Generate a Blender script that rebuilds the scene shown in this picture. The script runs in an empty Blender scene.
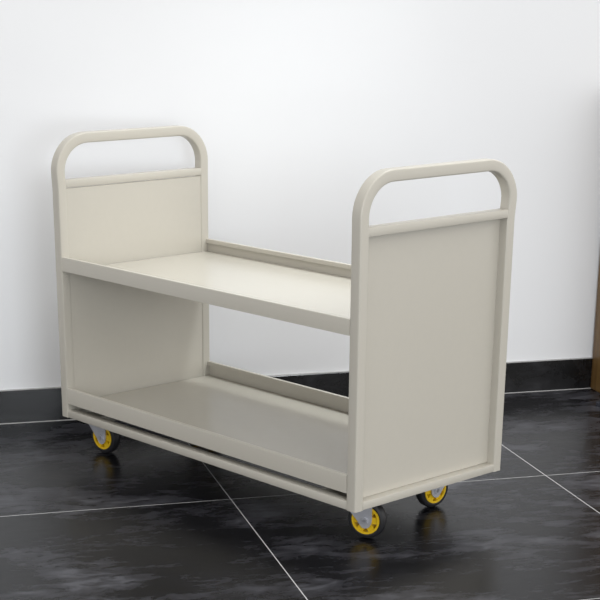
import bpy, bmesh, math
from mathutils import Vector, Matrix
PI = math.pi
S = 1.2                                   # metres per cart length unit
TH = math.radians(62.303)                 # angle of the wall direction seen from the cart
A = (math.cos(TH), math.sin(TH)); Cc = (-A[1], A[0])
G = (0.54673, 0.06527)                    # a crossing of the floor joints, in cart units
H0 = 0.094                                # floor below the frame, in cart units
TILE = 0.75754 * S
scene = bpy.context.scene

def w2(X, Y):                             # cart units -> room metres (x along the wall, y towards it)
    dx, dy = X - G[0], Y - G[1]
    return ((dx*A[0]+dy*A[1])*S, (dx*Cc[0]+dy*Cc[1])*S)
def uv(u, v):                             # room units measured from the cart origin -> room metres
    return ((u-(G[0]*A[0]+G[1]*A[1]))*S, (v-(G[0]*Cc[0]+G[1]*Cc[1]))*S)

# ---------------------------------------------------------------- camera
cam = bpy.data.cameras.new('camera'); cam_o = bpy.data.objects.new('camera', cam)
scene.collection.objects.link(cam_o); scene.camera = cam_o
cx, cy = w2(3.10952, -2.13724)
cam_o.matrix_world = (Matrix.Translation((cx, cy, (0.99402+H0)*S)) @ Matrix.Rotation(math.radians(46.696)-TH, 4, 'Z')
    @ Matrix.Rotation(math.radians(90-19.3926), 4, 'X') @ Matrix.Rotation(math.radians(0.53), 4, 'Z'))
cam.sensor_width = 36; cam.lens = 1593.42/600*36; cam.shift_y = 242.3/600; cam.clip_start = .05

# ---------------------------------------------------------------- world, lights, exposure
w = bpy.data.worlds.new('world'); scene.world = w; w.use_nodes = True
wn, wl = w.node_tree.nodes, w.node_tree.links
bg = wn['Background']; bg.inputs[1].default_value = 1.28
wt = wn.new('ShaderNodeTexCoord'); wsx = wn.new('ShaderNodeVectorMath'); wsx.operation = 'DOT_PRODUCT'
wsx.inputs[1].default_value = (.86, -.35, .36)        # the room is brighter towards its right-hand side
wr = wn.new('ShaderNodeMapRange'); wr.inputs['From Min'].default_value = -1; wr.inputs['From Max'].default_value = 1
wm = wn.new('ShaderNodeMix'); wm.data_type = 'RGBA'
wm.inputs[6].default_value = (.56, .56, .56, 1); wm.inputs[7].default_value = (1.26, 1.235, 1.20, 1)
wl.new(wt.outputs['Generated'], wsx.inputs[0]); wl.new(wsx.outputs['Value'], wr.inputs['Value'])
wl.new(wr.outputs[0], wm.inputs[0]); wl.new(wm.outputs[2], bg.inputs[0])
def area(name, loc, target, sx, sy, power, col=(1,1,1)):
    l = bpy.data.lights.new(name, 'AREA'); l.shape = 'RECTANGLE'; l.size = sx; l.size_y = sy; l.energy = power; l.color = col
    o = bpy.data.objects.new(name, l); scene.collection.objects.link(o); o.location = loc
    o.rotation_euler = (Vector(target)-Vector(loc)).to_track_quat('-Z', 'Y').to_euler()
    return o
wx, wy = uv(.50, -4.6)
area('window_light', (wx, wy, 1.15), (wx-.2, 0.5, .75), 1.5, 1.2, 66, (.88, .94, 1))
lx, ly = w2(.82, .93)
cl = area('ceiling_light', (lx, ly, 2.75), (w2(.5, .3)[0], w2(.5, .3)[1], .4), .4, .3, 4.6, (.93, .98, 1)); cl.data.spread = math.radians(56)
scene.view_settings.view_transform = 'Standard'; scene.view_settings.look = 'None'
scene.view_settings.gamma = 1; scene.view_settings.use_curve_mapping = False; scene.view_settings.exposure = -.09

# ---------------------------------------------------------------- materials
def srgb(r, g, b):
    f = lambda c: (c/255/12.92) if c/255 <= .04045 else ((c/255+.055)/1.055)**2.4
    return (f(r), f(g), f(b), 1)
def mat(name, col, rough=.5, metal=0, spec=.5, var=.03, scale=40, bump=0):
    m = bpy.data.materials.new(name); m.use_nodes = True; n = m.node_tree.nodes; l = m.node_tree.links
    p = n['Principled BSDF']; p.inputs['Roughness'].default_value = rough; p.inputs['Metallic'].default_value = metal
    p.inputs['Specular IOR Level'].default_value = spec
    tc = n.new('ShaderNodeTexCoord'); no = n.new('ShaderNodeTexNoise'); no.inputs['Scale'].default_value = scale
    l.new(tc.outputs['Object'], no.inputs['Vector'])
    mx = n.new('ShaderNodeMix'); mx.data_type = 'RGBA'
    mx.inputs[6].default_value = tuple(c*(1-var) for c in col[:3])+(1,)
    mx.inputs[7].default_value = tuple(min(1, c*(1+var)) for c in col[:3])+(1,)
    l.new(no.outputs['Fac'], mx.inputs[0]); l.new(mx.outputs[2], p.inputs['Base Color'])
    if bump:
        b = n.new('ShaderNodeBump'); b.inputs['Strength'].default_value = bump; b.inputs['Distance'].default_value = .001
        l.new(no.outputs['Fac'], b.inputs['Height']); l.new(b.outputs[0], p.inputs['Normal'])
    return m
M_PAINT = mat('beige_powder_coat', (.502, .476, .417, 1), .35, 0, .5, .015, 260, .05)
M_PANEL = mat('beige_sheet_steel', (.502, .476, .417, 1), .24, 0, .5, .015, 60, 0)
M_WALL = mat('white_wall_paint', (.87, .88, .90, 1), .7, 0, .25, .01, 3, 0)
M_STEEL = mat('zinc_plated_steel', (.60, .61, .66, 1), .30, .55, .5, .08, 90)
M_YEL = mat('yellow_plastic', (.74, .48, .012, 1), .35, 0, .5, .04, 60)
M_RUB = mat('black_rubber', (.018, .018, .020, 1), .45, 0, .4, .1, 80)
M_CAULK_HIGHLIGHT = mat('pale_caulk_and_highlight', (.38, .38, .38, 1), .7, 0, .3, .15, 60)  # sealing line, and the painted highlight along the skirting ledge
M_DARKF = mat('dark_plastic', (.012, .014, .022, 1), .5, 0, .4, .1, 60)

def stone(name, joints, spec, k):
    m = bpy.data.materials.new(name); m.use_nodes = True; n = m.node_tree.nodes; l = m.node_tree.links
    p = n['Principled BSDF']; p.inputs['Specular IOR Level'].default_value = spec
    tc = n.new('ShaderNodeTexCoord')
    def noise(sc, scale, det, rough=.6, dist=0):
        mp = n.new('ShaderNodeMapping'); mp.inputs['Scale'].default_value = sc; l.new(tc.outputs['Object'], mp.inputs[0])
        no = n.new('ShaderNodeTexNoise'); no.inputs['Scale'].default_value = scale; no.inputs['Detail'].default_value = det
        no.inputs['Roughness'].default_value = rough; no.inputs['Distortion'].default_value = dist
        l.new(mp.outputs[0], no.inputs['Vector']); return no.outputs['Fac']
    def ramp(src, stops):
        r = n.new('ShaderNodeValToRGB'); e = r.color_ramp.elements
        while len(e) < len(stops): e.new(.5)
        for el, (pos, c) in zip(e, stops): el.position = pos; el.color = c
        l.new(src, r.inputs[0]); return r.outputs[0]
    def math_(op, a, b):
        q = n.new('ShaderNodeMath'); q.operation = op
        for i, s in enumerate((a, b)):
            if isinstance(s, (int, float)): q.inputs[i].default_value = s
            elif s is not None: l.new(s, q.inputs[i])
        return q.outputs[0]
    big = noise((1, 1.9, 1), 2.6, 8, .62, .4)
    fine = noise((1, 2.8, 1), 11, 10, .7, .8)
    mixv = math_('ADD', math_('MULTIPLY', big, .6), math_('MULTIPLY', fine, .4))
    base = ramp(mixv, [(.40, (.005, .005, .006, 1)), (.49, (.008, .008, .010, 1)), (.55, (.030, .030, .036, 1)), (.61, (.074, .075, .086, 1))])
    km = n.new('ShaderNodeVectorMath'); km.operation = 'SCALE'; km.inputs['Scale'].default_value = k; l.new(base, km.inputs[0]); base = km.outputs[0]
    rg = ramp(mixv, [(.35, (.20,)*3+(1,)), (.65, (.34,)*3+(1,))])
    out = base
    if joints:
        sp = n.new('ShaderNodeSeparateXYZ'); l.new(tc.outputs['Object'], sp.inputs[0])
        ds = []
        for ax in ('X', 'Y'):
            q = math_('PINGPONG', sp.outputs[ax], TILE/2)      # distance to the nearest joint line
            ds.append(math_('LESS_THAN', q, .0014))
        jm = math_('MAXIMUM', ds[0], ds[1])
        mx = n.new('ShaderNodeMix'); mx.data_type = 'RGBA'; l.new(jm, mx.inputs[0]); l.new(base, mx.inputs[6])
        mx.inputs[7].default_value = (.50, .50, .50, 1); out = mx.outputs[2]
        rr = math_('MAXIMUM', math_('MULTIPLY', jm, .8), rg); l.new(rr, p.inputs['Roughness'])
    else:
        l.new(rg, p.inputs['Roughness'])
    l.new(out, p.inputs['Base Color'])
    b = n.new('ShaderNodeBump'); b.inputs['Strength'].default_value = .06; b.inputs['Distance'].default_value = .002
    l.new(fine, b.inputs['Height']); l.new(b.outputs[0], p.inputs['Normal'])
    return m
M_FLOOR = stone('dark_stone_tile', True, .17, .95)
M_BASE = stone('dark_stone_skirting', False, .55, .3)

def wood():
    m = bpy.data.materials.new('amber_wood'); m.use_nodes = True; n = m.node_tree.nodes; l = m.node_tree.links
    p = n['Principled BSDF']; p.inputs['Roughness'].default_value = .4
    tc = n.new('ShaderNodeTexCoord'); mp = n.new('ShaderNodeMapping'); mp.inputs['Scale'].default_value = (14, 14, .7)
    no = n.new('ShaderNodeTexNoise'); no.inputs['Scale'].default_value = 3; no.inputs['Detail'].default_value = 6
    r = n.new('ShaderNodeValToRGB'); e = r.color_ramp.elements
    e[0].position = .3; e[0].color = (.10, .050, .014, 1); e[1].position = .7; e[1].color = (.25, .145, .045, 1)
    l.new(tc.outputs['Object'], mp.inputs[0]); l.new(mp.outputs[0], no.inputs['Vector']); l.new(no.outputs['Fac'], r.inputs[0]); l.new(r.outputs[0], p.inputs['Base Color'])
    return m
M_WOOD = wood()

# ---------------------------------------------------------------- mesh helpers
def obj(name, bm, m, parent=None, loc=None, rotz=0, smooth=False):
    bmesh.ops.recalc_face_normals(bm, faces=bm.faces)
    me = bpy.data.meshes.new(name); bm.to_mesh(me); bm.free(); me.materials.append(m)
    o = bpy.data.objects.new(name, me); scene.collection.objects.link(o)
    if parent: o.parent = parent
    if loc: o.location = loc
    o.rotation_euler.z = rotz
    if smooth:
        for f in me.polygons: f.use_smooth = True
        me.set_sharp_from_angle(angle=math.radians(32))
    return o
def box(bm, x0, x1, y0, y1, z0, z1, bev=0, seg=2):
    r = bmesh.ops.create_cube(bm, size=1, matrix=Matrix.Translation(((x0+x1)/2, (y0+y1)/2, (z0+z1)/2)) @ Matrix.Diagonal((x1-x0, y1-y0, z1-z0, 1)))
    if bev:
        es = list({e for v in r['verts'] for e in v.link_edges})
        bmesh.ops.bevel(bm, geom=es, offset=bev, segments=seg, affect='EDGES', profile=.5)
    return bm
def cyl(bm, p0, p1, r, seg=20, r2=None):
    p0, p1 = Vector(p0), Vector(p1); d = p1-p0
    bmesh.ops.create_cone(bm, cap_ends=True, segments=seg, radius1=r, radius2=r if r2 is None else r2, depth=d.length,
        matrix=Matrix.Translation((p0+p1)/2) @ d.to_track_quat('Z', 'Y').to_matrix().to_4x4())
def sweep(bm, rings):
    vs = [[bm.verts.new(p) for p in r] for r in rings]
    n = len(vs[0])
    for a, b in zip(vs, vs[1:]):
        for i in range(n): bm.faces.new((a[i], a[(i+1) % n], b[(i+1) % n], b[i]))
    bm.faces.new(vs[0]); bm.faces.new(vs[-1])
def rrect(w_, h_, r, seg=4):
    pts = []
    for cxs, cys, a0 in ((1, 1, 0), (-1, 1, 90), (-1, -1, 180), (1, -1, 270)):
        for k in range(seg+1):
            a = math.radians(a0+90*k/seg); pts.append((cxs*(w_/2-r)+r*math.cos(a), cys*(h_/2-r)+r*math.sin(a)))
    return pts
def lathe(bm, prof, seg=48):           # prof: (radius, y) closed loop, revolved about the Y axis
    rings = []
    for k in range(seg):
        a = 2*PI*k/seg; rings.append([bm.verts.new((r*math.cos(a), y, r*math.sin(a))) for r, y in prof])
    n = len(prof)
    for k in range(seg):
        a, b = rings[k], rings[(k+1) % seg]
        for i in range(n): bm.faces.new((a[i], a[(i+1) % n], b[(i+1) % n], b[i]))

# ---------------------------------------------------------------- the room
def struct(name, bm, m, **k):
    o = obj(name, bm, m, **k); o['kind'] = 'structure'; return o
WY = uv(0, .307)[1]                     # face of the skirting
SK = .011
bm = bmesh.new(); box(bm, -4, 5.5, -6.5, WY+.2, -.1, 0); struct('floor', bm, M_FLOOR)
bm = bmesh.new(); box(bm, -4, 5.5, WY+SK, WY+.2, 0, 2.9); struct('wall_back', bm, M_WALL)
bm = bmesh.new(); box(bm, -4, 5.5, WY, WY+SK, 0.0, .103, .0012, 1); struct('baseboard_back', bm, M_BASE)
# thin pale sealing line where the skirting meets the floor, ragged in width
bm = bmesh.new(); import random; random.seed(4)
xs = [-4+i*.02 for i in range(476)]; prev = None
for x in xs:
    d = .0016+random.random()*.0016+(.004*random.random() if random.random() < .12 else 0)
    row = [bm.verts.new((x, WY, 0)), bm.verts.new((x, WY-d, 0)), bm.verts.new((x, WY-d*.7, .0010)), bm.verts.new((x, WY, .0018))]
    if prev:
        for i in range(4): bm.faces.new((prev[i], prev[(i+1) % 4], row[(i+1) % 4], row[i]))
    prev = row
struct('trim_1', bm, M_CAULK_HIGHLIGHT)
# highlight on the skirting's top ledge, painted as a pale strip
bm = bmesh.new(); box(bm, -4, 5.5, WY+.001, WY+SK, .103, .1055, .0006, 1); struct('ledge_highlight', bm, M_CAULK_HIGHLIGHT)

# ---------------------------------------------------------------- the trolley
ox, oy = w2(.5, .223)
cart = bpy.data.objects.new('book_trolley', None); scene.collection.objects.link(cart)
cart.location = (ox, oy, 0); cart.rotation_euler.z = -TH
cart['label'] = 'beige grey two-shelf steel book trolley with hooped end handles and yellow wheels'
cart['category'] = 'trolley'
L, W = 1.0, .4459; T, B = .0257, .0235
ZS, ZSB, ZL, ZLB, ZR = .3850, .3525, .0728, .0348, .0185
ZC, ZCB, ZT = .5585, .5415, .6625
def P(X, Y, Z): return ((X-.5)*S, (Y-.223)*S, (Z+H0)*S)
def cbox(bm, X0, X1, Y0, Y1, Z0, Z1, bev=.002, seg=2):
    a, b = P(X0, Y0, Z0), P(X1, Y1, Z1); box(bm, a[0], b[0], a[1], b[1], a[2], b[2], bev, seg)

R = .088
def hoop(X, fa, fb, ba, bb):                            # bent square tube: post, bend, handle, bend, post
    bm = bmesh.new(); prof = rrect(T*S, B*S, .0040, 4); rings = []
    path = []                           # centre line (Y, Z) and inward normal
    h = B/2; r = R-h
    for z in (0, .2, .4, .54, ZT-R): path.append((h, z, 1, 0))
    for k in range(1, 13):
        a = PI/2*k/12; path.append((R-r*math.cos(a), ZT-R+r*math.sin(a), math.cos(a), -math.sin(a)))
    for k in range(0, 13):
        a = PI/2*k/12; path.append((W-R+r*math.sin(a), ZT-R+r*math.cos(a), -math.sin(a), -math.cos(a)))
    for z in (.54, .4, .2, 0): path.append((W-h, z, -1, 0))
    for i, (y, z, ny, nz) in enumerate(path):
        f = min(1, max(0, (z-.54)/.05)); f = f*f*(3-2*f)          # the legs splay a little and swell at the bends
        y += (y-W/2)/(W/2)*((fa*z/.56+fb*f) if y < W/2 else (ba*z/.56+bb*f))
        rings.append([P(X+px/S, y+ny*py/S, z+nz*py/S) for px, py in prof])
    sweep(bm, rings)
    return bm
for X, s in ((T/2, 1), (L-T/2, -1)):
    fr = obj('end_frame', hoop(X, *((.0020, .0025, .0005, .001) if s == 1 else (.0002, .0006, .0045, .0050))), M_PAINT, cart, smooth=True)
    bm = bmesh.new(); cbox(bm, X-T/2+.0004, X+T/2-.0004, B-.004, W-B+.006, ZCB, ZC, .0015); obj('crossbar', bm, M_PAINT, cart, smooth=True)
    bm = bmesh.new(); cbox(bm, X-T/2+.0004, X+T/2-.0004, B-.001, W-B+.001, 0.0003, ZR-.001, .002); obj('bottom_rail', bm, M_PAINT, cart, smooth=True)
    xi = T if s == 1 else L-T           # inner face of this end
    bm = bmesh.new(); cbox(bm, min(xi-s*.0024, xi-s*.0054), max(xi-s*.0024, xi-s*.0054), B-.004, W-B+.0055, ZR-.0008, ZCB-.0010, .0006, 1)
    obj('end_panel', bm, M_PANEL, cart)
for y0, y1 in ((0.0004, B), (W-B, W-.0004)):
    bm = bmesh.new(); cbox(bm, T-.001, L-T+.001, y0, y1, .0003, ZR, .002); obj('side_rail', bm, M_PAINT, cart, smooth=True)
for X0, X1 in ((.045, .125), (.875, .955)):
    bm = bmesh.new(); cbox(bm, X0, X1, B-.001, W-B+.001, .001, .007, .001, 1)
    cbox(bm, X0, X0+.004, B, W-B, .006, .017, .0005, 1); cbox(bm, X1-.004, X1, B, W-B, .006, .017, .0005, 1)
    obj('cross_member', bm, M_PAINT, cart)
def shelf(zlow, ztop):
    zd = zlow+.0015
    bm = bmesh.new(); cbox(bm, T, L-T, .004, W-.004, zd-.0025, zd, .0004, 1)
    cbox(bm, T+.01, L-T-.01, W*.5-.03, W*.5+.03, zd-.012, zd-.0026, .001, 1)   # stiffener under the sheet
    sh = obj('shelf', bm, M_PANEL, cart)
    for s in (0, 1):
        # folded lip: outer face, narrow top, short return on the inside
        q = [(0, zlow), (0, ztop), (.009, ztop), (.009, ztop-.010), (.0075, ztop-.010), (.0075, ztop-.0022), (.0022, ztop-.0022), (.0022, zlow)]
        bm = bmesh.new(); prev = None; prof = []
        for y, z in q: prof.append((y if s == 0 else W-y, z))
        ends = [[bm.verts.new(P(X, y, z)) for y, z in prof] for X in (T-.0003, L-T+.0003)]
        n = len(prof)
        for i in range(n): bm.faces.new((ends[0][i], ends[0][(i+1) % n], ends[1][(i+1) % n], ends[1][i]))
        bm.faces.new(ends[0]); bm.faces.new(ends[1][::-1])
        es = [e for e in bm.edges if abs(e.verts[0].co.x-e.verts[1].co.x) > .5 and all(abs(v.co.z-P(0, 0, ztop)[2]) < 1e-4 for v in e.verts)]
        bmesh.ops.bevel(bm, geom=es, offset=.0016, segments=3, affect='EDGES', profile=.5)
        obj('shelf_lip', bm, M_PAINT, sh, smooth=True)
    return sh
shelf(ZSB, ZS); shelf(ZLB, ZL)
# small screws that hold the shelves to the posts
for X, s in ((T, 1), (L-T, -1)):
    for z in (ZSB-.012,):
        for y in (B*.5, W-B*.5):
            bm = bmesh.new(); a = P(X, y, z); cyl(bm, (a[0]-s*.001, a[1], a[2]), (a[0]+s*.0025, a[1], a[2]), .0045, 12, .003)
            obj('screw', bm, M_PAINT, cart, smooth=True)

# ---------------------------------------------------------------- castors
WR = .0494                              # wheel radius, metres
def caster(px, py, phi, name='caster'):
    """px, py: ground contact in cart units; phi: direction the wheel trails, in the trolley's frame"""
    trail = .034
    c, s = math.cos(phi), math.sin(phi)
    ax, ay, _ = P(px, py, 0); pvx, pvy = ax-c*trail, ay-s*trail
    top = H0*S
    # local frame: x = trailing direction, y = axle, origin under the swivel
    bm = bmesh.new()
    box(bm, -.030, .030, -.026, .026, top-.0045, top-.0005, .001, 1)          # mounting plate
    cyl(bm, (0, 0, top-.013), (0, 0, top-.004), .023, 28)                     # swivel bearing
    box(bm, -.030, trail+.017, -.0195, .0195, top-.016, top-.0125, .0012, 1)        # fork crown
    for sd in (-1, 1):
        y0 = sd*.0165; y1 = sd*.0195
        pts = [(-.030, top-.013), (trail+.017, top-.013), (trail+.018, WR+.004), (trail+.0165, WR-.006), (trail+.011, WR-.0160), (trail+.002, WR-.0205), (trail-.007, WR-.0195), (trail-.014, WR-.011), (trail-.020, WR-.002), (-.020, top-.028)]
        lo = [bm.verts.new((x, y0, z)) for x, z in pts]; hi = [bm.verts.new((x, y1, z)) for x, z in pts]
        bm.faces.new(lo); bm.faces.new(hi[::-1])
        for i in range(len(pts)):
            j = (i+1) % len(pts); bm.faces.new((lo[i], lo[j], hi[j], hi[i]))
    fk = obj(name, bm, M_STEEL, cart, (pvx, pvy, 0), phi, smooth=True); fk['label'] = 'zinc plated swivel fork with its wheel'
    def sub(nm, bm, m, lab=None, **k):
        o = obj(nm, bm, m, fk, (trail, 0, WR), **k)
        if lab: o['label'] = lab
    hw = .0145
    bm = bmesh.new()
    lathe(bm, [(.0355, -hw+.001), (.040, -hw), (.0465, -hw+.0025), (WR-.0008, -hw+.007), (WR, 0), (WR-.0008, hw-.007), (.0465, hw-.0025), (.040, hw), (.0355, hw-.001)], 64)
    sub('tire', bm, M_RUB, 'black rubber tyre', smooth=True)
    bm = bmesh.new()
    lathe(bm, [(.0305, -hw-.001), (.0362, -hw-.0012), (.0362, hw+.0012), (.0305, hw+.001)], 64)     # rim ring
    lathe(bm, [(.005, -hw-.001), (.0165, -hw-.001), (.0172, 0), (.0165, hw+.001), (.005, hw+.001)], 40)
    for k in range(6):                                                                                                         # spokes
        a = 2*PI*k/6; ca, sa = math.cos(a), math.sin(a); t = .0085
        vs = []
        for r_, hh in ((.015, hw-.001), (.0305, hw-.002)):
            for yy in (-hh, hh):
                for q in (-t, t): vs.append(bm.verts.new((r_*ca-q*sa, yy, r_*sa+q*ca)))
        for f in ((0, 1, 3, 2), (4, 5, 7, 6), (0, 1, 5, 4), (2, 3, 7, 6), (0, 2, 6, 4), (1, 3, 7, 5)): bm.faces.new([vs[i] for i in f])
    sub('rim', bm, M_YEL, 'yellow spoked wheel rim', smooth=True)
    bm = bmesh.new(); cyl(bm, (0, -.0245, 0), (0, .0245, 0), .0050, 16); 
    for sd in (-1, 1): cyl(bm, (0, sd*.0193, 0), (0, sd*.0245, 0), .0095, 6)
    sub('axle_bolt', bm, M_STEEL)
caster(.930, .108, math.radians(25))
caster(.063, .082, math.radians(8))
caster(.878, .362, math.radians(264))
caster(.095, .370, math.radians(30))

# ---------------------------------------------------------------- wooden cabinet at the right edge
kx, ky = uv(1.541, .288)
cb = bpy.data.objects.new('wooden_cabinet', None); scene.collection.objects.link(cb); cb.location = (kx+.4, WY-.2001, 0)
cb['label'] = 'amber brown wooden cabinet cut off by the right edge of the photo'; cb['category'] = 'cabinet'
bm = bmesh.new(); box(bm, -.4, .4, .07, .2, 0, 1.0, .002, 1); obj('body', bm, M_WOOD, cb)
for s in (-1, 1):
    bm = bmesh.new(); box(bm, min(s*.003, s*.397), max(s*.003, s*.397), .05, .0698, .06, .99, .002, 1); d = obj('door', bm, M_WOOD, cb)
    bm = bmesh.new(); cyl(bm, (s*.05, .05, .55), (s*.05, .028, .55), .011, 20, .013); obj('knob', bm, M_STEEL, d, smooth=True)

# dark pointed foot on the floor in front of the cabinet
fx, fy = uv(1.470, .120)
bm = bmesh.new()
rings = []
for x, hw_, h_ in ((0, .010, .012), (.03, .036, .020), (.07, .044, .026), (.13, .048, .032), (.17, .044, .034)):
    rings.append([(x, -hw_, 0), (x, hw_, 0), (x, hw_*.8, h_*.8), (x, hw_*.45, h_), (x, -hw_*.45, h_), (x, -hw_*.8, h_*.8)])
sweep(bm, rings)
ft = obj('dark_foot', bm, M_DARKF, None, (fx, fy, 0), -.45, smooth=True)
ft['label'] = 'small dark pointed foot on the floor tiles in front of the wooden cabinet'; ft['category'] = 'furniture foot'
